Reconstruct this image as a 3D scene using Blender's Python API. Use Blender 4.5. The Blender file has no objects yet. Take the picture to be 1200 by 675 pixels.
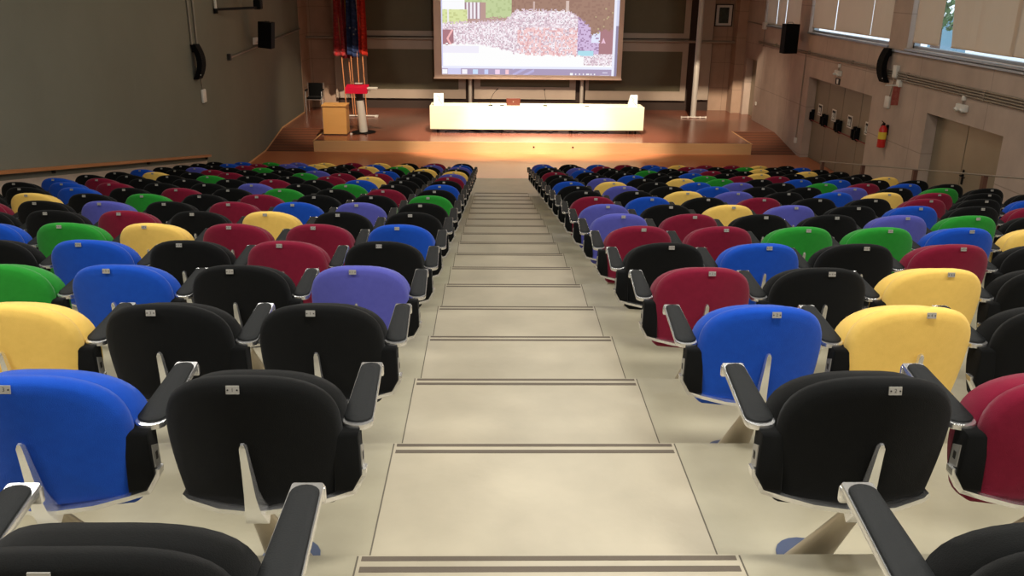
import bpy, bmesh, math, random
from mathutils import Vector, Matrix

random.seed(7)
S = bpy.context.scene
COL = S.collection
PI = math.pi

# ------------------------------------------------------------------ view
S.view_settings.view_transform = 'Standard'
S.view_settings.look = 'None'
S.view_settings.gamma = 1.0
S.view_settings.use_curve_mapping = False
S.view_settings.exposure = 0.06

# ------------------------------------------------------------------ camera
F_PX, PITCH, YAW, ROLL = 1017.72, 0.3407, 0.0232, 0.0118
CAM = (-0.1646, -2.0871, 1.5512)
ct, st = math.cos(PITCH), math.sin(PITCH)
fw = Vector((math.sin(YAW) * ct, math.cos(YAW) * ct, -st))
r0 = Vector((math.cos(YAW), -math.sin(YAW), 0))
u0 = r0.cross(fw)
rt = math.cos(ROLL) * r0 + math.sin(ROLL) * u0
up = -math.sin(ROLL) * r0 + math.cos(ROLL) * u0
cd = bpy.data.cameras.new('camera')
cam = bpy.data.objects.new('camera', cd)
COL.objects.link(cam)
m = Matrix((rt, up, -fw)).transposed().to_4x4()
m.translation = CAM
cam.matrix_world = m
cd.sensor_width = 36.0
cd.lens = 36.0 * F_PX / 1200.0
cd.clip_end = 200
S.camera = cam


def project(P):
    d = Vector(P) - Vector(CAM)
    z = d.dot(fw)
    if z < 0.2:
        return None
    return 600 + F_PX * d.dot(rt) / z, 337.5 - F_PX * d.dot(up) / z


# ------------------------------------------------------------------ materials
def srgb(c):
    return tuple(((x / 255) / 12.92 if x / 255 <= 0.04045 else (((x / 255) + 0.055) / 1.055) ** 2.4) for x in c) + (1,)


MATS = {}


def mat(name, rgb, rough=0.6, metal=0.0, noise=None, bump=0.0, bscale=200, sheen=0.0, emit=None, spec=0.5, coat=0.0, ncoord='Object'):
    if name in MATS:
        return MATS[name]
    m = bpy.data.materials.new(name)
    m.use_nodes = True
    nt = m.node_tree
    b = nt.nodes['Principled BSDF']
    col = srgb(rgb)
    b.inputs['Base Color'].default_value = col
    b.inputs['Roughness'].default_value = rough
    b.inputs['Metallic'].default_value = metal
    b.inputs['Specular IOR Level'].default_value = spec
    if sheen:
        b.inputs['Sheen Weight'].default_value = sheen
        b.inputs['Sheen Roughness'].default_value = 0.45
    if coat:
        b.inputs['Coat Weight'].default_value = coat
        b.inputs['Coat Roughness'].default_value = 0.2
    if emit:
        b.inputs['Emission Color'].default_value = srgb(emit[0])
        b.inputs['Emission Strength'].default_value = emit[1]
    tc = nt.nodes.new('ShaderNodeTexCoord')
    if noise:
        scale, amt, rgb2 = noise
        n = nt.nodes.new('ShaderNodeTexNoise')
        n.inputs['Scale'].default_value = scale
        n.inputs['Detail'].default_value = 6
        n.inputs['Roughness'].default_value = 0.6
        nt.links.new(tc.outputs[ncoord], n.inputs['Vector'])
        ramp = nt.nodes.new('ShaderNodeValToRGB')
        ramp.color_ramp.elements[0].position = 0.35
        ramp.color_ramp.elements[1].position = 0.68
        ramp.color_ramp.elements[0].color = (0, 0, 0, 1)
        ramp.color_ramp.elements[1].color = (1, 1, 1, 1)
        nt.links.new(n.outputs['Fac'], ramp.inputs['Fac'])
        mul = nt.nodes.new('ShaderNodeMath'); mul.operation = 'MULTIPLY'
        mul.inputs[1].default_value = amt
        nt.links.new(ramp.outputs['Color'], mul.inputs[0])
        mx = nt.nodes.new('ShaderNodeMix'); mx.data_type = 'RGBA'
        mx.inputs['A'].default_value = col
        mx.inputs['B'].default_value = srgb(rgb2)
        nt.links.new(mul.outputs[0], mx.inputs['Factor'])
        nt.links.new(mx.outputs['Result'], b.inputs['Base Color'])
    if bump:
        n2 = nt.nodes.new('ShaderNodeTexNoise')
        n2.inputs['Scale'].default_value = bscale
        n2.inputs['Detail'].default_value = 3
        nt.links.new(tc.outputs['Object'], n2.inputs['Vector'])
        bp = nt.nodes.new('ShaderNodeBump')
        bp.inputs['Strength'].default_value = bump
        bp.inputs['Distance'].default_value = 0.01
        nt.links.new(n2.outputs['Fac'], bp.inputs['Height'])
        nt.links.new(bp.outputs['Normal'], b.inputs['Normal'])
    MATS[name] = m
    return m


def fabric(name, rgb, rgb2, sheen=0.12):
    return mat(name, rgb, rough=0.95, noise=(35, 0.5, rgb2), bump=0.25, bscale=420, sheen=sheen, spec=0.15)


FAB = {
    'K': fabric('black_fabric', (13, 14, 14), (10, 10, 10), 0.05),
    'B': fabric('royal_blue_fabric', (20, 74, 178), (16, 64, 164)),
    'V': fabric('violet_blue_fabric', (84, 86, 170), (76, 78, 160)),
    'M': fabric('maroon_fabric', (122, 22, 48), (108, 16, 40)),
    'G': fabric('green_fabric', (38, 138, 46), (32, 124, 40)),
    'Y': fabric('yellow_fabric', (240, 200, 104), (230, 190, 94)),
}
CNAME = {'K': 'black', 'B': 'royal blue', 'V': 'violet-blue', 'M': 'maroon', 'G': 'green', 'Y': 'yellow'}
M_SIDE = fabric('side_fabric', (13, 14, 14), (10, 10, 10), 0.04)
M_PAD = mat('arm_pad_rubber', (18, 20, 21), rough=0.7, bump=0.15, bscale=300, spec=0.3)
M_CHROME = mat('polished_aluminium', (236, 236, 236), rough=0.27, metal=0.9)
M_SATIN = mat('satin_aluminium', (226, 222, 214), rough=0.34, metal=1.0)
M_LEG = mat('leg_metal', (190, 178, 158), rough=0.4, metal=0.6)
M_PLATE = mat('plate_metal', (160, 157, 150), rough=0.4, metal=0.2)
M_DARK = mat('dark_mark', (30, 28, 26), rough=0.6)
M_DISC = mat('foot_disc', (90, 100, 125), rough=0.35, metal=0.5)


def concrete(name, rgb, rgb2, joints=None, rough=0.75, stain=0.6):
    m = mat(name, rgb, rough=rough, noise=(0.9, stain, rgb2), bump=0.12, bscale=25)
    nt = m.node_tree
    b = nt.nodes['Principled BSDF']
    # fine second stain layer
    src = b.inputs['Base Color'].links[0].from_socket
    tc = [n for n in nt.nodes if n.type == 'TEX_COORD'][0]
    mp = nt.nodes.new('ShaderNodeMapping'); mp.inputs['Scale'].default_value = (3, 3, 2.0)
    nt.links.new(tc.outputs['Object'], mp.inputs['Vector'])
    n = nt.nodes.new('ShaderNodeTexNoise'); n.inputs['Scale'].default_value = 1.0; n.inputs['Detail'].default_value = 8
    nt.links.new(mp.outputs['Vector'], n.inputs['Vector'])
    mr = nt.nodes.new('ShaderNodeMapRange')
    mr.inputs['From Min'].default_value = 0.3; mr.inputs['From Max'].default_value = 0.7
    mr.inputs['To Min'].default_value = 0.92; mr.inputs['To Max'].default_value = 1.06
    nt.links.new(n.outputs['Fac'], mr.inputs['Value'])
    out = mr.outputs['Result']
    if joints:
        # shuttering joints: thin dark lines on a regular grid (axis, spacing)
        sep = nt.nodes.new('ShaderNodeSeparateXYZ')
        nt.links.new(tc.outputs['Object'], sep.inputs[0])
        for ax, sp, off in joints:
            a = nt.nodes.new('ShaderNodeMath'); a.operation = 'ADD'; a.inputs[1].default_value = off + 100 * sp
            nt.links.new(sep.outputs[ax], a.inputs[0])
            md = nt.nodes.new('ShaderNodeMath'); md.operation = 'MODULO'; md.inputs[1].default_value = sp
            nt.links.new(a.outputs[0], md.inputs[0])
            gt = nt.nodes.new('ShaderNodeMath'); gt.operation = 'GREATER_THAN'; gt.inputs[1].default_value = 0.018
            nt.links.new(md.outputs[0], gt.inputs[0])
            mr2 = nt.nodes.new('ShaderNodeMapRange'); mr2.inputs['To Min'].default_value = 0.72; mr2.inputs['To Max'].default_value = 1
            nt.links.new(gt.outputs[0], mr2.inputs['Value'])
            mu = nt.nodes.new('ShaderNodeMath'); mu.operation = 'MULTIPLY'
            nt.links.new(out, mu.inputs[0]); nt.links.new(mr2.outputs['Result'], mu.inputs[1])
            out = mu.outputs[0]
    vm = nt.nodes.new('ShaderNodeVectorMath'); vm.operation = 'SCALE'
    nt.links.new(src, vm.inputs[0]); nt.links.new(out, vm.inputs['Scale'])
    nt.links.new(vm.outputs[0], b.inputs['Base Color'])
    return m


M_FLOOR = concrete('polished_concrete_tread', (182, 172, 150), (158, 150, 130), rough=0.38, stain=0.8)
M_FLOOR2 = concrete('polished_concrete_side', (172, 165, 142), (150, 143, 122), rough=0.42, stain=0.9)
M_STRIP = mat('non_slip_strip', (98, 88, 76), rough=0.8, bump=0.3, bscale=300)
M_GROOVE = mat('joint_groove', (95, 88, 76), rough=0.9)
M_CONC = concrete('raw_concrete_wall', (192, 172, 158), (168, 149, 136), joints=[(1, 2.44, 0.3), (2, 1.22, 0.2)])
M_CONCB = concrete('raw_concrete_back', (180, 152, 130), (152, 126, 106), joints=[(0, 0.95, 0.3), (2, 0.8, 0.1)])
M_PALE = concrete('pale_lower_wall', (206, 186, 168), (190, 170, 152))
M_ACOU = mat('green_grey_acoustic_panel', (126, 125, 112), rough=0.95, noise=(0.7, 0.5, (116, 114, 101)), bump=0.2, bscale=60, spec=0.2)
M_CEIL = mat('ceiling_plaster', (150, 142, 130), rough=0.9)


def wood(name, rgb, rgb2, rough=0.4, axis=0, scale=6, stretch=12, plank=None):
    m = mat(name, rgb, rough=rough)
    nt = m.node_tree; b = nt.nodes['Principled BSDF']
    tc = [n for n in nt.nodes if n.type == 'TEX_COORD'][0]
    mp = nt.nodes.new('ShaderNodeMapping')
    sc = [scale * stretch] * 3; sc[axis] = scale
    mp.inputs['Scale'].default_value = sc
    nt.links.new(tc.outputs['Object'], mp.inputs['Vector'])
    n = nt.nodes.new('ShaderNodeTexNoise'); n.inputs['Scale'].default_value = 0.35; n.inputs['Detail'].default_value = 5
    nt.links.new(mp.outputs['Vector'], n.inputs['Vector'])
    mx = nt.nodes.new('ShaderNodeMix'); mx.data_type = 'RGBA'
    mx.inputs['A'].default_value = srgb(rgb); mx.inputs['B'].default_value = srgb(rgb2)
    nt.links.new(n.outputs['Fac'], mx.inputs['Factor'])
    res = mx.outputs['Result']
    if plank:
        ax, sp, dark = plank
        sep = nt.nodes.new('ShaderNodeSeparateXYZ'); nt.links.new(tc.outputs['Object'], sep.inputs[0])
        a = nt.nodes.new('ShaderNodeMath'); a.operation = 'ADD'; a.inputs[1].default_value = 500 * sp
        nt.links.new(sep.outputs[ax], a.inputs[0])
        md = nt.nodes.new('ShaderNodeMath'); md.operation = 'MODULO'; md.inputs[1].default_value = sp
        nt.links.new(a.outputs[0], md.inputs[0])
        gt = nt.nodes.new('ShaderNodeMath'); gt.operation = 'LESS_THAN'; gt.inputs[1].default_value = sp * 0.16
        nt.links.new(md.outputs[0], gt.inputs[0])
        m2 = nt.nodes.new('ShaderNodeMix'); m2.data_type = 'RGBA'
        m2.inputs['B'].default_value = srgb(dark)
        nt.links.new(gt.outputs[0], m2.inputs['Factor']); nt.links.new(res, m2.inputs['A'])
        res = m2.outputs['Result']
    nt.links.new(res, b.inputs['Base Color'])
    return m


M_STAGE = wood('stage_floor_wood', (142, 86, 66), (120, 70, 54), rough=0.24, axis=0)
M_RAMP = wood('ramp_slats', (140, 88, 66), (120, 74, 54), rough=0.5, axis=0, plank=(1, 0.23, (72, 42, 32)))
M_HALL = wood('hall_floor_wood', (206, 126, 80), (190, 112, 70), rough=0.3, axis=0)
M_FASCIA = wood('stage_fascia_oak', (236, 194, 142), (228, 180, 126), rough=0.35, axis=0)
M_OAK = wood('oak_rail', (176, 116, 66), (160, 100, 54), rough=0.45, axis=1)
M_BOX = wood('lectern_beech', (242, 188, 116), (232, 174, 100), rough=0.4, axis=0)
M_DESK = wood('desk_maple', (244, 232, 200), (238, 224, 188), rough=0.35, axis=0)
M_BACKDROP = mat('dark_brown_wall_shade', (62, 46, 38), rough=0.8, noise=(1.2, 0.6, (48, 36, 30)))
M_BOARD = mat('pale_board', (172, 156, 140), rough=0.6, noise=(1.5, 0.5, (158, 142, 128)))
M_INSET = mat('grey_green_felt', (104, 98, 80), rough=0.95, noise=(2, 0.4, (94, 88, 72)), bump=0.2, bscale=80, spec=0.2)
M_BLACK = mat('black_plastic', (7, 7, 8), rough=0.7, spec=.2)
M_GRILLE = mat('speaker_grille', (7, 7, 8), rough=0.9, spec=.2, bump=0.5, bscale=500)
M_WHITE = mat('white_plastic', (225, 222, 214), rough=0.45)
M_PIPE = mat('grey_pipe', (150, 140, 126), rough=0.4, metal=0.4)
M_DOOR = mat('grey_door_metal', (146, 134, 114), rough=0.42, metal=0.2, noise=(1.5, 0.5, (132, 120, 100)))
M_RED = mat('red_paint', (196, 30, 24), rough=0.35)
M_DRED = mat('dark_red_bar', (130, 40, 34), rough=0.5)
M_YEL = mat('yellow_label', (226, 196, 60), rough=0.6)
M_ALU = mat('window_aluminium', (150, 156, 162), rough=0.35, metal=0.6)


# ------------------------------------------------------------------ mesh helpers
class MB:
    def __init__(self):
        self.v = []; self.f = []; self.mi = []; self.mats = []

    def _m(self, m):
        if m not in self.mats:
            self.mats.append(m)
        return self.mats.index(m)

    def poly(self, pts, m):
        n = len(self.v)
        self.v += [tuple(p) for p in pts]
        self.f.append(list(range(n, n + len(pts)))); self.mi.append(self._m(m))

    def box(self, x0, x1, y0, y1, z0, z1, m, bevel=0.0):
        if bevel <= 0:
            n = len(self.v)
            self.v += [(x, y, z) for z in (z0, z1) for y in (y0, y1) for x in (x0, x1)]
            for q in ((0, 2, 3, 1), (4, 5, 7, 6), (0, 1, 5, 4), (2, 6, 7, 3), (0, 4, 6, 2), (1, 3, 7, 5)):
                self.f.append([n + a for a in q]); self.mi.append(self._m(m))
            return
        b = min(bevel, (x1 - x0) * .45, (y1 - y0) * .45, (z1 - z0) * .45)
        bm = bmesh.new()
        bmesh.ops.create_cube(bm, size=1)
        for v in bm.verts:
            v.co = Vector(((x0 + x1) / 2 + v.co.x * (x1 - x0), (y0 + y1) / 2 + v.co.y * (y1 - y0), (z0 + z1) / 2 + v.co.z * (z1 - z0)))
        bmesh.ops.bevel(bm, geom=bm.edges[:], offset=b, segments=2, profile=0.5, affect='EDGES')
        self.add_bm(bm, m)

    def add_bm(self, bm, m):
        bm.verts.ensure_lookup_table()
        n = len(self.v)
        bm.verts.index_update()
        self.v += [tuple(v.co) for v in bm.verts]
        k = self._m(m)
        for f in bm.faces:
            self.f.append([n + v.index for v in f.verts]); self.mi.append(k)
        bm.free()

    def loft(self, rings, m, cap=True):
        """rings: list of equal-length closed rings"""
        n0 = len(self.v); k = self._m(m); L = len(rings[0])
        for r in rings:
            self.v += [tuple(p) for p in r]
        for i in range(len(rings) - 1):
            for j in range(L):
                a = n0 + i * L + j; b = n0 + i * L + (j + 1) % L
                self.f.append([a, b, b + L, a + L]); self.mi.append(k)
        if cap:
            self.f.append([n0 + j for j in range(L)][::-1]); self.mi.append(k)
            self.f.append([n0 + (len(rings) - 1) * L + j for j in range(L)]); self.mi.append(k)

    def tube(self, pts, r, m, seg=8, cap=True):
        pts = [Vector(p) for p in pts]
        rs = r if isinstance(r, (list, tuple)) else [r] * len(pts)
        rings = []
        ref = None
        for i, p in enumerate(pts):
            t = (pts[min(i + 1, len(pts) - 1)] - pts[max(i - 1, 0)]).normalized()
            if ref is None:
                ref = Vector((0, 0, 1)) if abs(t.z) < .9 else Vector((1, 0, 0))
            a = t.cross(ref).normalized(); b = t.cross(a).normalized(); ref = -b if False else ref
            rings.append([p + rs[i] * (math.cos(2 * PI * j / seg) * a + math.sin(2 * PI * j / seg) * b) for j in range(seg)])
        self.loft(rings, m, cap)

    def cyl(self, c0, c1, r, m, seg=16, r1=None):
        self.tube([c0, c1], [r, r1 if r1 is not None else r], m, seg)

    def ribbon(self, pts, wdir, w, t, m):
        """rectangular section swept along pts; wdir = direction of the width"""
        pts = [Vector(p) for p in pts]; wd = Vector(wdir).normalized()
        rings = []
        for i, p in enumerate(pts):
            tg = (pts[min(i + 1, len(pts) - 1)] - pts[max(i - 1, 0)]).normalized()
            nn = tg.cross(wd).normalized()
            ww = w[i] if isinstance(w, (list, tuple)) else w
            tt = t[i] if isinstance(t, (list, tuple)) else t
            rings.append([p + wd * ww / 2 + nn * tt / 2, p - wd * ww / 2 + nn * tt / 2, p - wd * ww / 2 - nn * tt / 2, p + wd * ww / 2 - nn * tt / 2])
        self.loft(rings, m)

    def mesh(self, name, smooth=None):
        me = bpy.data.meshes.new(name)
        me.from_pydata(self.v, [], self.f)
        for mt in self.mats:
            me.materials.append(mt)
        me.polygons.foreach_set('material_index', self.mi)
        bm = bmesh.new(); bm.from_mesh(me)
        bmesh.ops.recalc_face_normals(bm, faces=bm.faces[:])
        bm.to_mesh(me); bm.free()
        if smooth:
            for p in me.polygons:
                p.use_smooth = True
            me.set_sharp_from_angle(angle=math.radians(smooth))
        me.update()
        return me

    def build(self, name, parent=None, smooth=None):
        o = bpy.data.objects.new(name, self.mesh(name, smooth))
        COL.objects.link(o)
        if parent is not None:
            o.parent = parent
        return o


def tag(o, label=None, cat=None, group=None, kind=None):
    if label: o['label'] = label
    if cat: o['category'] = cat
    if group: o['group'] = group
    if kind: o['kind'] = kind
    return o


def empty(name, loc=(0, 0, 0), label=None, cat=None, group=None):
    o = bpy.data.objects.new(name, None)
    o.empty_display_size = 0.1
    COL.objects.link(o)
    o.location = loc
    return tag(o, label, cat, group)


def text_polys(txt, size):
    """outline of built-in font glyphs as a triangulated mesh in XY, centred"""
    cu = bpy.data.curves.new('glyph', 'FONT')
    cu.body = txt; cu.size = size; cu.align_x = 'CENTER'; cu.align_y = 'CENTER'
    ob = bpy.data.objects.new('glyph', cu)
    COL.objects.link(ob)
    dg = bpy.context.evaluated_depsgraph_get(); dg.update()
    me = bpy.data.meshes.new_from_object(ob.evaluated_get(dg))
    vs = [v.co.copy() for v in me.vertices]; fs = [list(p.vertices) for p in me.polygons]
    bpy.data.objects.remove(ob); bpy.data.curves.remove(cu); bpy.data.meshes.remove(me)
    return vs, fs


# ------------------------------------------------------------------ constants of the hall
RUN, RISE = 0.90, 0.15
ZF = -2.70          # hall floor
ZS = -2.42          # stage deck
XL, XR, YB = -6.07, 7.78, 26.6
NOSE = range(-5, 18)           # nosing i at y = i*RUN, z = -i*RISE
XBR = 6.36                     # right edge of the seating block
YS = 20.43                     # stage front
ZC = 3.6

# ---- tiered concrete floor
def tiers():
    b = MB()
    W = 0.546
    for i in NOSE:
        y0, y1, z = (i - 1) * RUN, i * RUN, -i * RISE
        if i == -5: y0 = -9.0
        for (xa, xb, mt) in ((XL, -W, M_FLOOR2), (-W, W, M_FLOOR), (W, XBR, M_FLOOR2)):
            b.poly([(xa, y0, z), (xb, y0, z), (xb, y1, z), (xa, y1, z)], mt)
            b.poly([(xa, y1, z), (xb, y1, z), (xb, y1, z - RISE), (xa, y1, z - RISE)], mt)
        # side of the block facing the right-hand passage
        b.poly([(XBR, y0, z), (XBR, y1, z), (XBR, y1, ZF), (XBR, y0, ZF)], M_CONC)
        # joints between the centre slab and the side slabs
        for sx in (-1, 1):
            b.box(sx * W - .0025, sx * W + .0025, y0 + .01, y1 - .004, z - .01, z + .0006, M_GROOVE)
        # two non-slip strips let into each tread edge
        for a, c in ((.006, .026), (.052, .076)):
            b.box(-W + .012, W - .012, y1 - c, y1 - a, z - .01, z + .0012, M_STRIP)
    b.poly([(XL, 17 * RUN, ZF), (XBR, 17 * RUN, ZF), (XBR, 17.36, ZF), (XL, 17.36, ZF)], M_FLOOR2)
    o = b.build('floor'); tag(o, kind='structure')
    return o


tiers()
b = MB()
b.box(XL, XR + .3, 17.36, YS, ZF - .1, ZF, M_HALL)
tag(b.build('floor'), kind='structure')
b = MB()
b.box(XBR, XR + .3, -9.0, 17.36, ZF - .1, ZF, M_FLOOR2)
tag(b.build('floor'), kind='structure')

# ---- stage: deck, oak fascia, ramps
SX0, SX1 = -4.82, 6.58
b = MB()
b.box(SX0, SX1, YS + .03, 26.75, ZS - .12, ZS, M_STAGE)
b.box(XL, SX0, 22.43, 26.75, ZS - .12, ZS, M_STAGE)
b.box(SX1, XR + .3, 22.43, 26.75, ZS - .12, ZS, M_STAGE)
tag(b.build('floor'), kind='structure')
b = MB()
b.box(SX0, SX1, YS, YS + .03, ZF, ZS + .002, M_FASCIA)
for x in (1.9, 0.88):     # small round cable outlets in the fascia
    b.cyl((x, YS - .004, ZF + .16), (x, YS + .01, ZF + .16), .025, M_DARK, 10)
tag(b.build('trim_1'), kind='structure')
for (xa, xb) in ((XL, SX0), (SX1, XR + .3)):
    b = MB()
    n = [(xa, YS, ZF), (xb, YS, ZF), (xb, 22.43, ZS), (xa, 22.43, ZS)]
    b.poly(n, M_RAMP)
    b.poly([(xa, 22.43, ZS), (xb, 22.43, ZS), (xb, 22.43, ZF), (xa, 22.43, ZF)], M_RAMP)
    b.poly([(xb, YS, ZF), (xb, 22.43, ZF), (xb, 22.43, ZS)], M_FASCIA)
    b.poly([(xa, YS, ZF), (xa, 22.43, ZS), (xa, 22.43, ZF)], M_FASCIA)
    tag(b.build('floor'), kind='structure')
# pale edge lines of the deck beside the ramps
b = MB()
for x in (SX0, SX1):
    b.box(x - .02, x + .02, YS, 22.43, ZS - .02, ZS + .004, M_FASCIA)
tag(b.build('trim_2'), kind='structure')

# ---- left wall
b = MB()
def zr(y): return -0.655 - (y - 8.26) * RISE / RUN * .995    # top of the sloping dado line
ya, yb = -9.0, 15.8
b.poly([(XL, ya, zr(ya) - .13), (XL, yb, zr(yb) - .13), (XL, yb, ZC), (XL, ya, ZC)], M_ACOU)
b.poly([(XL, yb, ZF - .1), (XL, 25.45, ZF - .1), (XL, 25.45, ZC), (XL, yb, ZC)], M_ACOU)
b.box(XL - .35, XL - .004, 25.45, YB + .2, ZF - .1, ZC, M_CONCB)
b.box(XL - .35, XL + .015, 25.40, 25.47, ZS, ZC, M_CONCB)
tag(b.build('wall_left'), kind='structure')
b = MB()   # pale lower wall under the rail
N = 1
b.poly([(XL, ya, ZF), (XL, yb, ZF), (XL, yb, zr(yb) - .13), (XL, ya, zr(ya) - .13)], M_PALE)
tag(b.build('wall_left'), kind='structure')
# oak skirting along the stage ramp and deck
b = MB()
for (y0, z0, y1, z1) in ((17.9, ZF, YS, ZF), (YS, ZF, 22.43, ZS), (22.43, ZS, 25.4, ZS)):
    b.poly([(XL + .012, y0, z0), (XL + .012, y1, z1), (XL + .012, y1, z1 + .035), (XL + .012, y0, z0 + .035)], M_FASCIA)
    b.poly([(XL, y0, z0 + .035), (XL, y1, z1 + .035), (XL + .012, y1, z1 + .035), (XL + .012, y0, z0 + .035)], M_FASCIA)
tag(b.build('baseboard_left'), kind='structure')

# ---- right wall with openings (passage side)
DOORS = [(16.30, 20.15), (11.31, 13.84)]
DTOP = -0.66
D3 = (24.75, 25.9)
WINS = [(21.35, 24.45), (15.88, 20.6), (10.35, 15.07), (4.9, 9.5)]
WB, WT = 0.40, 2.5
TH = 0.26
b = MB()
def wallbox(y0, y1, z0, z1, d=TH, m=M_CONC):
    b.box(XR, XR + d, y0, y1, z0, z1, m)
ys = sorted([(-9.0, 0)] + [(a, 1) for a, c in DOORS + [D3]] + [(c, 0) for a, c in DOORS + [D3]])
cur = -9.0
for a, c in sorted(DOORS + [D3]):
    wallbox(cur, a, ZF - .1, DTOP); cur = c
wallbox(cur, YB + .2, ZF - .1, DTOP)
wallbox(-9.0, YB + .2, DTOP, WB)
cur = -9.0
for a, c in sorted(WINS):
    wallbox(cur, a, WB, WT); cur = c
wallbox(cur, YB + .2, WB, WT)
wallbox(-9.0, YB + .2, WT, ZC)
tag(b.build('wall_right'), kind='structure')

# ---- back wall
b = MB()
b.box(XL - .4, XR + .6, YB + .12, YB + .3, ZF, ZC, M_CONCB)
b.box(7.48, XR + .05, 26.15, YB + .15, ZS, ZC, M_CONCB)        # corner pier
tag(b.build('wall_back'), kind='structure')
b = MB()
b.box(-5.2, 6.84, YB + .02, YB + .12, ZS, ZC, M_BACKDROP)  # dark brown wall; under the panels its dark colour stands in for shade
tag(b.build('wall_back'), kind='structure')
b = MB()
b.box(XL - .4, XR + .6, -9.3, -9.0, ZF, ZC, M_CONCB)
tag(b.build('wall_rear'), kind='structure')
b = MB()
b.box(XL - .4, XR + .6, -9.3, YB + .3, ZC, ZC + .15, M_CEIL)
b.box(XL, XR, 21.0, 21.1, 1.77, ZC, M_CEIL)       # added unseen baffle that cuts the stage spots off the upper back wall
tag(b.build('ceiling'), kind='structure')

# ------------------------------------------------------------------ back-wall panels
def panel(x0, x1, z0, z1, ins, label):
    root = empty('wall_panel', ((x0 + x1) / 2, YB - .05, z0), label, 'wall panel', 'acoustic panels on the back wall')
    cx, cz = (x0 + x1) / 2, z0
    p = MB()
    y0, y1 = -.05, .05
    if ins:
        a, c, d, e = ins
        for bx in ((x0, a, z0, z1), (c, x1, z0, z1), (a, c, z0, d), (a, c, e, z1)):
            if bx[1] - bx[0] > .005 and bx[3] - bx[2] > .005:
                p.box(bx[0] - cx, bx[1] - cx, y0, y1, bx[2] - cz, bx[3] - cz, M_BOARD)
        p.build('frame', root)
        q = MB(); q.box(a - cx, c - cx, y0 + .02, y1 - .01, d - cz, e - cz, M_INSET)
        q.build('felt_inset', root)
    else:
        p.box(x0 - cx, x1 - cx, y0, y1, z0 - cz, z1 - cz, M_BOARD, .004)
        p.build('board', root)
    return root


panel(-5.24, -1.07, -2.09, -.18, (-4.22, -1.3, -1.8, -.55), 'left lower grey-green panel with a pale frame, behind the flags')
panel(-5.24, -1.07, -.15, 2.9, (-4.22, -1.07, -.01 + .02, 2.9), 'left upper grey-green panel above the wall pipe, beside the screen')
panel(-.80, 2.48, -2.09, 2.9, (-.6, 2.28, -1.7, 2.7), 'centre pale-framed panel mostly hidden behind the projection screen')
panel(2.80, 6.05, -2.09, -.18, (2.9, 5.87, -1.8, -.55), 'right lower grey-green panel with a pale frame beside the column')
panel(2.80, 6.05, -.15, 2.9, (2.8, 5.87, .01, 2.9), 'right upper grey-green panel above the wall pipe')
panel(6.40, 6.80, -2.06, 2.9, None, 'narrow pale upright board behind the thick silver column')

# horizontal pipe along the back wall
p = MB()
p.cyl((-6.1, YB - .22, -.21), (XR + .1, YB - .22, -.23), .045, M_PIPE, 12)
for x in (-5.8, -3, 0, 3, 6.6):
    p.box(x - .02, x + .02, YB - .22, YB + .03, -.235, -.205, M_PIPE)
tag(p.build('wall_pipe', smooth=40), 'long grey pipe running level across the back wall', 'pipe')
# tubular columns
def column(x, y, r, label, z1=ZC, base=False):
    root = empty('steel_column', (x, y, ZS), label, 'column')
    p = MB(); p.cyl((0, 0, 0), (0, 0, z1 - ZS), r, M_COL, 20); p.build('shaft', root, 40)
    p = MB(); p.cyl((0, 0, 0), (0, 0, .03), r * 1.35, M_SATIN, 20); p.build('base_ring', root, 40)
    return root
M_COL = mat('column_metal', (206, 200, 190), rough=0.35, metal=0.35)
column(-.92, YB - .3, .06, 'slim silver column below the left part of the screen')
column(2.66, YB - .3, .06, 'slim silver column below the right part of the screen')
column(6.03, 25.05, .085, 'thick silver column standing on the stage right of the screen')
p = MB()
for x in (-.38, -.18, .02, .2, .38):
    p.box(x - .012, x + .012, -.02, .02, 0, .06, M_WHITE)
p.box(-.4, .4, -.012, .012, .02, .045, M_WHITE)
o = p.build('floor_bracket'); o.location = (6.03, 24.93, ZS)
tag(o, 'low pale bar with pegs on the stage at the thick column foot', 'bracket')

# framed picture
root = empty('framed_picture', (7.14, YB + .1, .23), 'framed dark picture with a white mount on the concrete back wall', 'picture')
p = MB(); w, h = .56, .68
for bx in ((-w / 2, w / 2, 0, .03), (-w / 2, w / 2, h - .03, h), (-w / 2, -w / 2 + .03, 0, h), (w / 2 - .03, w / 2, 0, h)):
    p.box(bx[0], bx[1], -.03, .018, bx[2], bx[3], M_DARK)
p.build('frame', root)
p = MB(); p.box(-w / 2 + .03, w / 2 - .03, -.012, .018, .03, h - .03, M_WHITE); p.build('mount', root)
p = MB(); p.box(-.155, .155, -.016, -.012, .1, .58, mat('dark_green_print', (30, 40, 34), noise=(8, .6, (70, 84, 76)))); p.build('print', root)

# ------------------------------------------------------------------ projection screen
SY = 25.9
SX_0, SX_1, SZ_0, SZ_1 = -2.03, 3.85, -1.38, 2.75
root = empty('projection_screen', (0, SY, SZ_0), 'large projection screen showing a bright group photograph on a computer desktop', 'screen')
p = MB()
M_SCR = mat('screen_cloth', (232, 205, 186), rough=0.9)
p.box(SX_0, SX_1, 0, .012, 0, SZ_1 - SZ_0, M_SCR)
p.build('screen_cloth', root)
p = MB(); p.cyl((SX_0 - .02, .006, .0), (SX_1 + .02, .006, .0), .022, M_SCR, 10); p.build('bottom_bar', root, 40)
p = MB(); p.box(SX_0 - .1, SX_1 + .1, -.08, .1, SZ_1 - SZ_0, SZ_1 - SZ_0 + .18, M_WHITE, .02); p.build('roller_case', root)

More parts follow.
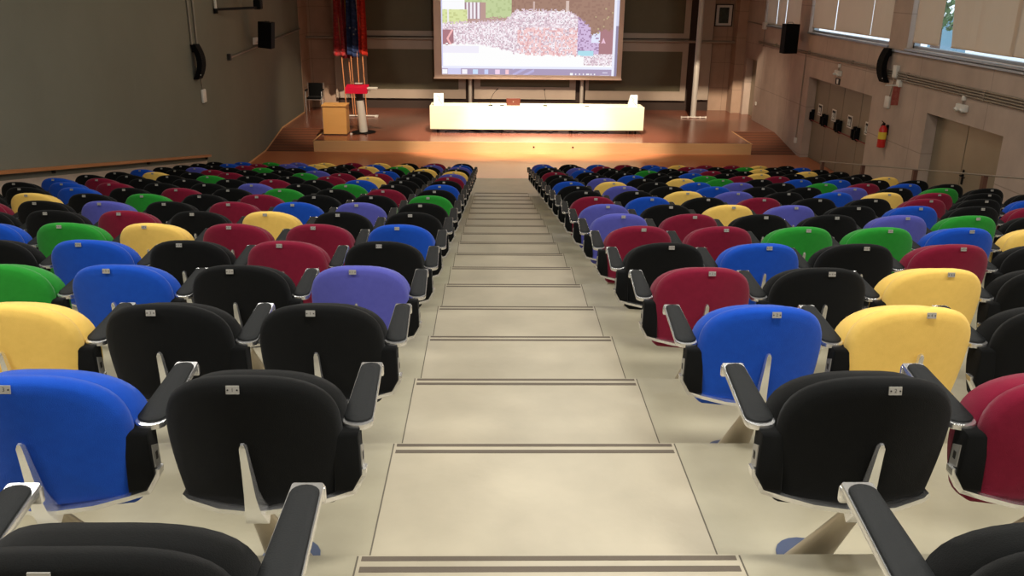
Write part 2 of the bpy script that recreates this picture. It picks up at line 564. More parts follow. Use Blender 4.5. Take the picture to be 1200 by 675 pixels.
# projected picture: one colour per grid vertex, drawn in its own x/y frame (0..204 across, 0..92 up to the frame edge, then on)
rnd = random.Random(3)
NX, NZ = 408, 280
IX0, IX1 = 517.0, 722.0
PXM = 5.88 / 219.5      # metres per picture unit
def pic_colour(x, y):
    def hsh(a, b):
        return (math.sin(a * 127.1 + b * 311.7) * 43758.5453) % 1.0
    n = hsh(math.floor(x / 1.6), math.floor(y / 1.5)); n2 = hsh(math.floor(x / 2.3) + 50, math.floor(y / 2.1)); n3 = hsh(math.floor(x / .7), math.floor(y / .7) + 9)
    white = (255, 255, 255)
    # bright margin at the right
    if x > 716: return (240, 240, 255) if x < 719 else ((214, 216, 240) if y < 30 else (150, 142, 170))
    if y > 79.5:      # task bar
        if y > 86.5: return (196, 170, 160)
        c = (176, 160, 190)
        if 524 < x < 539: c = (214, 212, 245)
        if 600 < x < 625 and (x + y * 2) % 14 < 6: c = (190, 182, 222)
        icons = ((520.5, 3.1, (250, 250, 255)), (543.5, 3.1, (250, 246, 252)), (556, 3, (205, 226, 250)), (569, 2.4, (205, 215, 250)), (582, 2.6, (244, 214, 236)), (593.5, 2.0, (250, 206, 214)))
        for ix, r, ic in icons:
            if abs(x - ix) < r and abs(y - 83) < 2.6: return ic
        for ix in (669, 674, 678.5, 683, 688, 692, 696):
            if abs(x - ix) < (1.6 if ix in (669, 688) else .8) and abs(y - 85) < (1.6 if ix == 669 else 1.0): return (250, 250, 252)
        if abs(x - 708.5) < 3 and abs(y - 83) < .6: return (225, 222, 240)
        if abs(x - 708) < 5.5 and abs(y - 86) < .5: return (215, 208, 230)
        return c
    if y > 77: return (236, 238, 255)
    if x < 518.5: return (214, 214, 244)
    # lower edge of the crowd
    lo = 50 + (x - 545) * .17 if x > 545 else 52
    if x > 600: lo = 62 + (x - 600) * .03
    if x > 683: lo = 74
    hi = 29 - (x - 517) * .05
    if x > 590: hi = 26 - (x - 590) * .95
    if x > 603: hi = 13.5
    if x > 664: hi = 13.5 + (x - 664) * .7
    if x > 690: hi = 35 + max(0, (704 - x)) * .4
    lo += (n2 - .5) * 3; hi += (n - .5) * 4
    if y > lo:
        if x > 683 and y > 68 and y < 74.5: return (200, 170, 178) if n > .4 else (250, 240, 246)
        if x < 560 and 54 < y < 62: return (244, 240, 252)
        return white
    if y > hi:
        if x < 531 and y > 36: 
            if abs((x - 524) - abs(y - 46) * .6) < 1.2: return (250, 190, 190)
            return (176, 126, 134)
        base = (236, 214, 224)
        if n > .55: base = (252, 244, 250)
        if n < .2: base = (214, 190, 202)
        if n3 < .12: base = (186, 168, 178)
        if 605 < x < 680 and y > 33 and n2 > .45: base = (248, 208, 208) if n > .3 else (226, 176, 180)
        if 675 < x < 700 and y < 62: base = (214, 190, 226) if n > .35 else (170, 140, 176)
        if x > 700 and y < 62: base = (176, 130, 136)
        if abs(x - 696) < 5 and abs(y - 43) < 6 and n > .2: base = (232, 236, 255)
        if 676 < x < 694 and 58 < y < 64: base = (180, 226, 240)
        if abs(abs(x - 705) - (46 - y) * -.4) < 1 and 42 < y < 50: base = (240, 200, 220)
        return base
    # distance: sky, building, trees
    if x < 544 and y < 14: return (252, 252, 255)
    if x < 547 and y >= 14: 
        if abs(x - 525) < 1.0: return (240, 238, 236)
        return (222, 230, 168) if n2 > .3 else (206, 212, 150)
    if x < 562 and 6 < y < 24: return (246, 240, 246) if (x % 4.2) < 2.4 else (170, 140, 150)
    if x < 598 and (abs(x - 583) < 15 and y < 22 + (n - .5) * 3 or y < 6): return (198, 212, 160) if n2 > .35 else (186, 200, 148)
    if x < 598: return (190, 156, 148)
    if abs(x - 623.5) < 1.2 and 4 < y: return (212, 186, 180)
    if abs(x - 662) < 1.6 and 3 < y: return (220, 196, 186)
    if x > 686 and n > .97: return (196, 178, 140)
    return (168, 134, 118) if n2 > .3 else (160, 126, 112)

M_PIC = bpy.data.materials.new('projected_picture'); M_PIC.use_nodes = True
nt = M_PIC.node_tree; nt.nodes.clear()
out = nt.nodes.new('ShaderNodeOutputMaterial'); em = nt.nodes.new('ShaderNodeEmission'); at = nt.nodes.new('ShaderNodeVertexColor')
at.layer_name = 'picture'
em.inputs['Strength'].default_value = 0.95
nt.links.new(at.outputs['Color'], em.inputs['Color']); nt.links.new(em.outputs[0], out.inputs[0])
me = bpy.data.meshes.new('projected_picture')
vs, fs, cols = [], [], []
ztop, zbot = 2.7, 0.11
for j in range(NZ + 1):
    for i in range(NX + 1):
        x = IX0 + (IX1 - IX0) * i / NX
        z = zbot + (ztop - SZ_0 - zbot) * j / NZ
        vs.append((SX_0 + .235 + (x - IX0) * PXM, -.004, z))
for j in range(NZ):
    for i in range(NX):
        a = j * (NX + 1) + i
        fs.append((a, a + 1, a + NX + 2, a + NX + 1))
        x = IX0 + (IX1 - IX0) * (i + .5) / NX
        y = 86.8 - ((ztop - SZ_0 - zbot) * (j + .5) / NZ) / PXM * 1.0
        cols.append(pic_colour(x, y))
me.from_pydata(vs, [], fs)
ca = me.color_attributes.new('picture', 'FLOAT_COLOR', 'CORNER')
buf = []
for c in cols:
    buf += list(srgb(c)) * 4
ca.data.foreach_set('color', buf)
me.materials.append(M_PIC)
o = bpy.data.objects.new('projected_picture', me); COL.objects.link(o); o.parent = root

# ------------------------------------------------------------------ stage furniture
# conference desk
DX0, DX1, DY = -1.90, 3.94, 21.80
root = empty('conference_desk', ((DX0 + DX1) / 2, DY + .35, ZS), 'long pale maple conference desk with a full-width front panel on the stage', 'desk')
hw = (DX1 - DX0) / 2
p = MB(); p.box(-hw, hw, -.375, -.35, .11, .745, M_DESK, .004); p.build('front_panel', root)
p = MB(); p.box(-hw, hw, -.35, .35, .70, .73, M_DESK, .004); p.build('desktop', root)
for x in (-hw + .03, hw - .03):
    p = MB(); p.box(x - .02, x + .02, -.35, .33, .11, .70, M_DESK); p.build('side_panel', root)
for x in (-hw + .2, -hw * .33, hw * .33, hw - .35, hw - .2):
    p = MB(); p.box(x - .02, x + .02, -.30, -.26, 0, .70, M_BLACK); p.build('leg', root)
    p = MB(); p.box(x - .02, x + .02, .26, .30, 0, .70, M_BLACK); p.build('leg', root)
# cables lying under the desk
for k, (xa, xb) in enumerate(((-1.5, .3), (.4, 1.6), (1.9, 3.0))):
    p = MB(); pts = []
    n = 26
    for i in range(n):
        t = i / (n - 1)
        pts.append((xa + (xb - xa) * t, DY + .06 + .05 * math.sin(t * 19 + k) + .03 * math.sin(t * 43), ZS + .02 + .03 * abs(math.sin(t * 13 + k * 2))))
    p.tube(pts, .014, M_BLACK, 6)
    if k == 0: p.tube([(q[0] + .1, q[1] + .05, q[2] + .01) for q in pts[4:22]], .02, M_BLACK, 6)
    o = p.build('cable', smooth=60)
    tag(o, ['tangled black cables under the left end of the desk', 'tangled black cables under the middle of the desk', 'tangled black cables under the right part of the desk'][k], 'cable', 'cables under the desk')
# laptop
root = empty('laptop', (.37, DY + .22, ZS + .73), 'open dark brown laptop seen from behind on the desk', 'laptop')
p = MB(); p.box(-.18, .18, -.02, .22, 0, .018, M_BLACK, .004); p.build('base', root)
p = MB(); M_LAP = mat('brown_laptop_lid', (92, 44, 30), rough=0.4)
p.box(-.19, .19, -.035, -.02, .01, .2, M_LAP, .004)
p.box(-.012, .012, -.037, -.034, .1, .12, M_PLATE)
p.build('lid', root)
# gooseneck microphones
for k, (x, bend) in enumerate(((-.16, .16), (1.24, -.03))):
    root = empty('gooseneck_microphone', (x - (.1 if k == 0 else 0), DY + .12, ZS + .73), ['thin gooseneck microphone left of the laptop, bending right', 'thin gooseneck microphone right of the laptop, nearly straight'][k], 'microphone', 'microphones on the desk')
    p = MB(); p.box(-.06, .06, -.05, .05, 0, .03, M_BLACK, .01); p.build('base', root)
    p = MB(); p.tube([(0, 0, .03), (.01, 0, .18), (bend * .5, -.01, .32), (bend, -.03, .42)], .006, M_BLACK, 6); p.build('stem', root, 60)
    p = MB(); p.tube([(bend, -.03, .42), (bend * 1.25 + .01, -.05, .47)], .013, M_BLACK, 8); p.build('capsule', root, 60)
for x, lb in ((-.07 + .0, 'small black microphone switch base beside the laptop'), (2.38, 'small dark oval microphone base towards the right end of the desk')):
    p = MB(); p.box(-.06, .06, -.04, .04, 0, .03, M_BLACK, .012)
    o = p.build('microphone_base'); o.location = (x + (.13 if x < 0 else 0), DY + .05, ZS + .73); tag(o, lb, 'microphone base')
# white folded cards at both ends of the desk
for k, x in enumerate((-1.66, 3.62)):
    p = MB()
    s = 1 if k == 0 else -1
    for a in (-1, 1):
        p.poly([(-.13, a * .09, 0), (.13, a * .09, 0), (.13 - (0 if k == 0 else 0), a * .008, .33), (-.13 + (0 if k == 0 else .07), a * .008, .33)], M_WHITE)
        p.poly([(-.13, a * .09 - .006, 0), (.13, a * .09 - .006, 0), (.13, a * .008 - .006, .33), (-.13 + (0 if k == 0 else .07), a * .008 - .006, .33)], M_WHITE)
    G = mat('grey_print', (120, 118, 120), rough=.8)
    zz = [(-.05, .27), (.04, .22), (.0, .17), (.06, .1), (.1, .05)]
    for (xa, za), (xb, zb) in zip(zz, zz[1:]):
        ya = -.098 + .248 * za; yb2 = -.098 + .248 * zb
        p.ribbon([(xa, ya - .003, za), (xb, yb2 - .003, zb)], (0, 1, 0), .002, .014, G)
    o = p.build('tent_card'); o.location = (x, DY + .1, ZS + .73)
    tag(o, ['white folded card at the left end of the conference desk', 'white slanting folded card at the right end of the conference desk'][k], 'card', 'cards on the desk')
# beech box / small lectern
root = empty('storage_pedestal', (-4.40, 21.55, ZS), 'small beech cupboard standing at the left edge of the stage', 'cupboard')
p = MB(); p.box(-.31, .31, -.25, .25, .03, .76, M_BOX, .004); p.build('body', root)
p = MB(); p.box(-.33, .33, -.27, .27, .76, .80, M_BOX, .006); p.build('top', root)
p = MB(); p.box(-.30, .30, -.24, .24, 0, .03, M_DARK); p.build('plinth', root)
# lectern on a white column
root = empty('lectern', (-3.72, 21.82, ZS), 'lectern with a white column foot and a red sloping desk top', 'lectern')
p = MB(); p.cyl((0, 0, 0), (0, 0, .015), .33, M_BLACK, 28); p.build('base_disc', root, 40)
p = MB(); p.cyl((.0, 0, .015), (-.06, 0, .86), .115, M_WHITE, 20, .105); p.build('column', root, 40)
p = MB(); p.cyl((-.06, 0, .86), (-.08, 0, 1.1), .1, M_DARK, 16); p.build('neck', root, 40)
p = MB(); M_PINK = mat('red_lectern_top', (222, 22, 66), rough=0.4)
p.loft([[(-.42, -.2, 1.06), (.17, -.2, 1.06), (.17, -.2, 1.2), (-.42, -.2, 1.2)], [(-.42, .22, 1.14), (.17, .22, 1.14), (.17, .22, 1.26), (-.42, .22, 1.26)]], M_PINK)
p.build('desk_top', root)
p = MB(); p.box(-.21, .0, -.06, .12, 1.262, 1.275, M_WHITE)
o = p.build('paper'); o.location = (-3.72, 22.0, ZS + .02); tag(o, 'white paper lying on the red lectern top', 'paper')
p = MB(); p.box(-.02, .26, -.15, .05, 0, .045, M_WHITE, .01)
root2 = p.build('desk_lamp_arm', root); root2.location = (.17, 0, 1.17)
# small white plug and black cable at the lectern foot
p = MB(); p.tube([(-.5, -.1, .015), (-.38, -.02, .02), (-.33, .12, .015), (-.2, .05, .02), (-.12, -.12, .02)], .013, M_BLACK, 6)
p.box(-.56, -.5, -.13, -.07, 0, .06, M_WHITE, .01)
o = p.build('power_cable', smooth=60); o.location = (-3.45, 21.42, ZS); tag(o, 'black cable with a white plug at the foot of the lectern', 'cable')

# flags in a low stand
FY = 24.65
root = empty('flag_stand', (-4.2, FY, ZS), 'low pale bar on the stage holding five flag poles', 'flag stand')
p = MB(); p.box(-.62, .5, -.03, .03, .02, .05, M_WHITE, .005); p.build('bar', root)
p = MB(); p.box(-.5, -.42, -.1, .1, 0, .03, M_WHITE, .005); p.build('foot', root)
p = MB(); p.box(.42, .52, -.1, .1, 0, .05, M_WHITE, .01); p.build('foot', root)
M_POLE = mat('flag_pole_wood', (196, 128, 84), rough=0.4)
def flag(xb, xt, x0, x1, zb, cols, label, dy=0, seed=1, tails=0.0):
    r = empty('flag', (xb, FY + dy, ZS + .05), label, 'flag', 'flags behind the lectern')
    p = MB(); p.tube([(0, 0, 0), (xt - xb, 0, 3.75)], .014, M_POLE, 8); p.build('pole', r, 60)
    p = MB(); p.tube([(xt - xb, 0, 3.75), (xt - xb, 0, 3.8), (xt - xb, 0, 3.86)], [.02, .035, .004], M_SATIN, 8); p.build('finial', r, 60)
    # hanging cloth: folded sheet
    p = MB(); rr = random.Random(seed)
    n, L = 34, 16
    ztop_ = 3.6; zb_ = zb - ZS - .05
    grid = []
    for j in range(L + 1):
        t = j / L
        row = []
        for i in range(n + 1):
            u = i / n
            w0 = .7 + .3 * min(1, t * 1.3)
            cxm = (x0 + x1) / 2 - xb; hw_ = (x1 - x0) / 2
            X = cxm + (u - .5) * 2 * hw_ * w0 + .012 * math.sin(u * 9 + t * 3 + seed)
            Yy = -.05 + .05 * math.sin(u * 11 + seed + t * 1.2)
            Z = ztop_ + (zb_ - ztop_) * t + (tails * (u - .5)) * t + .008 * math.sin(u * 11 + seed) * t
            row.append((X, Yy, Z))
        grid.append(row)
    for j in range(L):
        for i in range(n):
            u = (i + .5) / n
            c = cols[min(len(cols) - 1, int(u * len(cols)))]
            p.poly([grid[j][i], grid[j][i + 1], grid[j + 1][i + 1], grid[j + 1][i]], c)
    o = p.build('cloth', r, 80)
    md = o.modifiers.new('thick', 'SOLIDIFY'); md.thickness = .004
    return r
FR = mat('flag_red', (168, 20, 24), rough=.8, sheen=.2); FR2 = mat('flag_dark_red', (128, 14, 30), rough=.8); FO = mat('flag_orange_red', (206, 48, 26), rough=.8)
FYL = mat('flag_yellow', (206, 140, 30), rough=.8); FB = mat('flag_blue', (22, 42, 84), rough=.8)
flag(-4.62, -4.78, -4.92, -4.58, -.62, [FR], 'plain red flag, leftmost of the five', 0, 1)
flag(-4.44, -4.60, -4.68, -4.38, -.70, [FR2, FR2, FR2], 'dark red flag between the plain red and the blue one', .14, 2)
flag(-4.34, -4.48, -4.56, -4.38, .10, [FR2, FYL, FYL, FR2], 'red flag with a yellow band, its hem highest of the five', -.1, 3)
fb = flag(-4.16, -4.26, -4.48, -4.14, -.62, [FB], 'dark blue flag with pale stars, second from the right', -.18, 4, -.12)
p = MB()
for (x, z) in ((-.10, 2.38), (-.04, 2.52), (-.2, 2.56)):
    for a in range(5):
        t = a * 2 * PI / 5 + PI / 2
        p.poly([(x + .035 * math.cos(t), -.118, z + .035 * math.sin(t)), (x + .013 * math.cos(t + .63), -.118, z + .013 * math.sin(t + .63)), (x, -.118, z), (x + .013 * math.cos(t - .63), -.118, z + .013 * math.sin(t - .63))], M_PLATE)
p.build('stars', fb)
flag(-4.02, -4.14, -4.18, -3.90, -.58, [FO], 'orange-red flag, rightmost of the five', 0, 5, -.1)

# black armchair in the left corner of the stage
root = empty('office_armchair', (-5.78, 25.75, ZS), 'black visitor armchair with chrome frame in the back left corner', 'chair')
p = MB(); p.box(-.22, .22, .16, .2, .42, .86, M_SIDE, .015); p.build('backrest', root)
p = MB(); p.box(-.22, .22, -.24, .2, .40, .46, M_SIDE, .02); p.build('seat', root)
for s in (-1, 1):
    p = MB(); p.tube([(s * .25, -.22, 0), (s * .25, -.22, .62), (s * .25, .0, .65), (s * .25, .19, .62)], .014, M_CHROME, 8); p.build('leg', root, 60)
    p = MB(); p.tube([(s * .25, .24, 0), (s * .25, .19, .45), (s * .25, .19, .86)], .014, M_CHROME, 8); p.build('leg', root, 60)
    p = MB(); p.box(s * .25 - .025, s * .25 + .025, -.2, .12, .65, .68, M_BLACK, .008); p.build('armrest', root)
p = MB(); p.cyl((-.25, -.22, .38), (.25, -.22, .38), .012, M_CHROME, 8); p.cyl((-.25, .2, .38), (.25, .2, .38), .012, M_CHROME, 8); p.build('cross_bar', root, 60)

# ------------------------------------------------------------------ right wall: doors
def door_leaf(y0, y1, name, x, parent=None, bar=None, sign=False, handle=False):
    p = MB(); p.box(x, x + .05, y0 + .012, y1 - .012, ZF + .01, DTOP - .01, M_DOOR)
    o = p.build(name); tag(o, kind='structure')
    if bar:
        q = MB(); q.tube([(x - .07, y0 + .12, -1.72), (x - .07, y1 - .12, -1.72)], .013, M_DRED, 8); q.build('push_bar', o, 60)
        for yy in (y0 + .09, y1 - .09):
            q = MB(); q.box(x - .08, x, yy - .03, yy + .03, -1.76, -1.46, M_BLACK, .012); q.build('latch_case', o)
            q = MB(); q.box(x - .12, x - .06, yy - .03, yy + .03, -1.72, -1.52, M_BLACK, .01); q.build('latch_lever', o)
    if sign:
        q = MB(); yc = (y0 + y1) / 2 + .0
        q.box(x - .008, x, yc - .13, yc + .13, -1.56, -1.28, M_WHITE)
        q.box(x - .011, x - .008, yc - .10, yc + .10, -1.53, -1.31, M_DARK)
        # two little walking figures of the exit sign
        for dy_ in (-.04, .045):
            q.tube([(x - .013, yc + dy_, -1.36), (x - .013, yc + dy_, -1.43)], .018, M_WHITE, 6)
            q.tube([(x - .013, yc + dy_, -1.43), (x - .013, yc + dy_ + .03, -1.51)], .011, M_WHITE, 6)
            q.tube([(x - .013, yc + dy_, -1.43), (x - .013, yc + dy_ - .03, -1.51)], .011, M_WHITE, 6)
        q.build('exit_sign', o)
    if handle:
        q = MB(); q.box(x - .012, x, y0 + .05, y0 + .11, -1.72, -1.46, M_BLACK, .004)
        q.tube([(x - .01, y0 + .08, -1.56), (x - .06, y0 + .08, -1.56), (x - .06, y0 + .24, -1.57)], .012, M_BLACK, 8)
        q.build('door_handle', o, 60)
    return o


XD = XR + TH - .05
edges = [20.15, 19.22, 18.3, 17.25, 16.3]
for k in range(4):
    door_leaf(edges[k + 1], edges[k], 'door_1', XD, bar=True, sign=(k < 4))
door_leaf(12.72, 13.84, 'door_2', XD)
door_leaf(11.31, 12.72, 'door_2', XD, handle=False)
o = MB(); o.box(XD - .012, XD, 12.60, 12.66, -1.72, -1.46, M_BLACK, .004)
o.tube([(XD - .01, 12.63, -1.56), (XD - .06, 12.63, -1.56), (XD - .06, 12.47, -1.57)], .012, M_BLACK, 8)
oo = o.build('door_handle', smooth=60); oo.parent = bpy.data.objects['door_2']
door_leaf(D3[0], D3[1], 'door_3', XD)
# dark gaps behind the leaves
b = MB()
for a, c in DOORS + [D3]:
    b.box(XR + TH, XR + TH + .05, a - .1, c + .1, ZF, DTOP + .1, M_DARK)
tag(b.build('wall_right'), kind='structure')

# ------------------------------------------------------------------ windows and roller blinds
M_GLASS = bpy.data.materials.new('window_glass'); M_GLASS.use_nodes = True
nt = M_GLASS.node_tree; nt.nodes.clear()
out = nt.nodes.new('ShaderNodeOutputMaterial'); tr = nt.nodes.new('ShaderNodeBsdfTransparent'); gl = nt.nodes.new('ShaderNodeBsdfGlossy'); mx = nt.nodes.new('ShaderNodeMixShader')
gl.inputs['Roughness'].default_value = .05; mx.inputs[0].default_value = .06; tr.inputs[0].default_value = (.93, .96, .98, 1)
nt.links.new(tr.outputs[0], mx.inputs[1]); nt.links.new(gl.outputs[0], mx.inputs[2]); nt.links.new(mx.outputs[0], out.inputs[0])
M_BLIND = bpy.data.materials.new('beige_blind_cloth'); M_BLIND.use_nodes = True
nt = M_BLIND.node_tree; bs = nt.nodes['Principled BSDF']
bs.inputs['Base Color'].default_value = srgb((218, 198, 176)); bs.inputs['Roughness'].default_value = .9
out = [n for n in nt.nodes if n.type == 'OUTPUT_MATERIAL'][0]
tl = nt.nodes.new('ShaderNodeBsdfTranslucent'); tl.inputs[0].default_value = srgb((214, 192, 168)); mx = nt.nodes.new('ShaderNodeMixShader'); mx.inputs[0].default_value = .12
nt.links.new(bs.outputs[0], mx.inputs[1]); nt.links.new(tl.outputs[0], mx.inputs[2]); nt.links.new(mx.outputs[0], out.inputs[0])

for k, (a, c) in enumerate(WINS):
    nm = 'window_%d' % (k + 1)
    o = MB(); xg = XR + .17
    o.box(XR + .12, XR + .22, a, c, WB, WB + .05, M_ALU); o.box(XR + .12, XR + .22, a, c, WT - .05, WT, M_ALU)
    o.box(XR + .12, XR + .22, a, a + .05, WB, WT, M_ALU); o.box(XR + .12, XR + .22, c - .05, c, WB, WT, M_ALU)
    fr = o.build(nm); tag(fr, kind='structure')
    o = MB(); o.box(xg, xg + .006, a + .05, c - .05, WB + .05, WT - .05, M_GLASS); o.build('pane', fr)
    o = MB(); o.box(XR - .035, XR + .12, a - .02, c + .02, WB - .045, WB - .002, M_ALU, .006); o.build('sill', fr)
# long aluminium ledge below the nearer window
o = MB(); o.box(XR - .05, XR, 4.0, 15.7, WB - .10, WB - .055, M_ALU, .006)
tag(o.build('trim_3'), kind='structure')
BL = {0: [(23.5, 24.42), (22.72, 23.46), (21.38, 22.68)], 1: [(19.05, 20.55), (17.0, 19.01), (15.95, 16.985)],
      2: [(13.96, 14.98), (12.70, 13.55), (11.60, 12.715), (10.4, 11.70)], 3: [(7.2, 9.45), (4.95, 7.15)]}
bl_names = {0: ['far window, blind nearest the stage', 'far window, middle blind above the box loudspeaker', 'far window, blind nearest the camera'],
            1: ['middle window, blind nearest the stage', 'middle window, central wide blind', 'middle window, blind beside the concrete pier'],
            2: ['near window, blind left of the bright gap', 'near window, blind right of the bright gap', 'near window, third blind from the concrete pier', 'near window, blind at the right edge'],
            3: ['window beyond the frame, far blind', 'window beyond the frame, near blind']}
for k, lst in BL.items():
    for j, (a, c) in enumerate(lst):
        if k == 3 and j > 1: continue
        L = c - a
        root = empty('roller_blind', (XR + .06, (a + c) / 2, WB), 'beige roller blind on the ' + bl_names[k][j], 'blind', 'roller blinds')
        zb_ = .125 if k else .04
        p = MB(); n = 10
        lean = .36 if (k == 2 and j == 1) else 0      # this blind hangs askew
        ox = .022 * (j % 2) if k == 2 else 0
        rows = [[(ox + .006 * math.sin(i * 1.3 + q * .4), -L / 2 + (L + lean * q / 4) * i / n, zb_ + (WT - WB - .12 - zb_) * q / 4) for i in range(n + 1)] for q in range(5)]
        for q in range(4):
            for i in range(n):
                p.poly([rows[q][i], rows[q][i + 1], rows[q + 1][i + 1], rows[q + 1][i]], M_BLIND)
        p.build('cloth', root, 80)
        p = MB(); p.box(ox - .008, ox + .008, -L / 2, L / 2, zb_ - .012, zb_ + .012, M_BLIND, .003); p.build('bottom_bar', root)
        p = MB(); p.cyl((0, -L / 2, WT - WB - .1), (0, L / 2, WT - WB - .1), .035, M_WHITE, 10); p.build('roller', root, 50)

# tree outside, seen through the gap between the blinds
M_LEAF = mat('tree_leaves', (70, 110, 60), rough=.6, noise=(3, .8, (120, 150, 90)))
p = MB(); rr = random.Random(5)
for i in range(1500):
    th, ph, r = rr.uniform(0, 2 * PI), rr.uniform(-PI / 2, PI / 2), rr.uniform(.2, 1) ** .5
    c = Vector((2.2 * r * math.cos(ph) * math.cos(th), 3.6 * r * math.cos(ph) * math.sin(th), 5.2 + 2.3 * r * math.sin(ph)))
    a = Vector((rr.uniform(-1, 1), rr.uniform(-1, 1), rr.uniform(-1, 1))).normalized() * .12
    b2 = a.cross(Vector((rr.uniform(-1, 1), rr.uniform(-1, 1), rr.uniform(-1, 1)))).normalized() * .09
    p.poly([c - a, c - b2, c + a, c + b2], M_LEAF)
root = empty('tree', (XR + 6.2, 26.5, ZF), 'leafy tree outside, seen through the gap between the blinds', 'tree')
p.build('foliage', root)
p = MB(); p.tube([(0, 0, 0), (.05, .1, 2.5), (0, 0, 4.5)], [.2, .15, .08], mat('bark', (90, 72, 56), rough=.9), 10); p.build('trunk', root, 60)
p = MB(); p.box(XR + 7.6, XR + 7.9, 27.8, 29.9, ZF - .1, .5, mat('blue_grey_render', (128, 172, 196), rough=.8)); p.box(XR + 7.54, XR + 7.96, 27.74, 29.96, .5, .56, M_WHITE)
tag(p.build('garden_shed'), 'pale blue-grey flat-roofed shed outside, low in the gap between the blinds', 'shed')
p = MB(); p.box(XR + .3, 60, -30, 60, ZF - .2, ZF - .12, mat('outdoor_ground', (226, 232, 236), rough=.9))
tag(p.build('ground'), kind='structure')

# ------------------------------------------------------------------ right wall: conduits, lamps, loudspeakers, extinguisher
zc = [-.055, -.10, -.145, -.19]
for i, z in enumerate(zc):
    y1 = 24.7 if i < 2 else 15.75
    z2 = z - .04
    p = MB()
    p.tube([(XR - .03, 4.0, z + .02), (XR - .03, 15.9, z - .01)] + ([(XR - .03, y1, z2)] if i < 2 else []), .016, M_PIPE, 8)
    for yy in ([6, 9, 12, 14.8] + ([17.5, 20.3, 23] if i < 2 else [])):
        p.box(XR - .05, XR, yy - .015, yy + .015, z - .018, z + .018, M_PIPE)
    o = p.build('conduit', smooth=50)
    tag(o, ['top long metal conduit on the right wall', 'second long metal conduit on the right wall', 'third conduit, ending behind the curved loudspeaker', 'lowest conduit, ending behind the curved loudspeaker'][i], 'conduit', 'conduits on the right wall')
p = MB(); p.tube([(XR - .02, 20.55, -.12), (XR - .02, 20.55, -2.26)], .012, M_PIPE, 8); p.box(XR - .05, XR, 20.49, 20.61, -2.4, -2.26, M_WHITE, .008)
tag(p.build('socket_riser', smooth=50), 'thin vertical conduit down to a white wall socket near the stage', 'conduit')
p = MB(); p.box(XR - .03, XR, 24.38, 24.48, -1.94, -1.84, M_WHITE, .008)
tag(p.build('wall_socket'), 'small white wall socket beside the far corner door', 'socket')
p = MB(); p.tube([(XR - .03, 24.2, .33), (XR - .03, 24.2, -.2)], .012, M_PIPE, 8); p.box(XR - .1, XR, 24.1, 24.3, .28, .48, M_WHITE, .01)
p.tube([(XR - .03, 24.2, .38), (XR - .03, 26.1, .42)], .015, M_PIPE, 8)
tag(p.build('junction_box', smooth=50), 'white junction box with a conduit high in the far right corner', 'junction box')

def emergency_light(y, z, label, sign=False):
    root = empty('emergency_light', (XR, y, z), label, 'emergency light', 'emergency lights over the doors')
    p = MB(); p.box(-.07, 0, -.16, .16, -.06, .06, M_WHITE, .015); p.build('housing', root)
    p = MB(); p.cyl((-.03, 0, .06), (-.03, 0, .22), .014, M_PIPE, 8); p.box(-.05, 0, -.04, .04, .12, .2, M_WHITE, .01); p.build('conduit_stub', root, 50)
    p = MB()
    for s in (-.09, .09):
        p.cyl((-.07, s, -.02), (-.10, s, -.05), .04, M_WHITE, 12)
    p.build('lamp_head', root, 50)
    return root
emergency_light(18.23, -.38, 'white emergency light above the four-leaf exit doors')
emergency_light(12.62, -.40, 'white emergency light above the two-leaf door')
p = MB(); p.box(XR - .015, XR, 18.12, 18.38, -.64, -.50, M_DARK); p.box(XR - .018, XR - .015, 18.20, 18.30, -.62, -.52, M_WHITE)
tag(p.build('exit_sign_plate'), 'small dark sign with a white figure above the four-leaf doors', 'sign')

# box loudspeaker, right wall
def box_speaker(loc, rz, label, s=1):
    root = empty('wall_loudspeaker', loc, label, 'loudspeaker')
    root.rotation_euler = (0, 0, rz)
    p = MB()
    p.loft([[(-.19, -.15, -.36), (.19, -.15, -.36), (.13, .17, -.36), (-.13, .17, -.36)], [(-.19, -.15, .36), (.19, -.15, .36), (.13, .17, .36), (-.13, .17, .36)]], M_BLACK)
    o = p.build('cabinet', root)
    p = MB(); p.box(-.175, .175, -.165, -.15, -.34, .34, M_GRILLE, .006); p.build('grille', root)
    p = MB(); p.tube([(-.1, 0, .36), (-.05, 0, .4), (.05, 0, .4), (.1, 0, .36)], .01, M_PIPE, 6)
    p.build('handle', root, 50)
    return root
sp = box_speaker((XR - .42, 20.8, .22), math.radians(12), 'black box loudspeaker high on the right wall below the far window')
p = MB(); p.tube([(.1, .15, 0), (.34, .26, 0)], .02, M_BLACK, 8); p.box(.33, .36, .18, .34, -.1, .1, M_BLACK); p.build('bracket', sp, 50)
sp = box_speaker((XL + .45, 19.75, .24), math.radians(-14), 'black box loudspeaker on a bracket high on the left wall')
sp.scale = (.92, .9, .84); sp.rotation_euler[1] = math.radians(5)
p = MB(); p.tube([(-.1, .15, -.2), (-.36, .1, -.25)], .02, M_WHITE, 8); p.box(-.42, -.38, .0, .22, -.32, -.12, M_WHITE, .01); p.build('bracket', sp, 50)

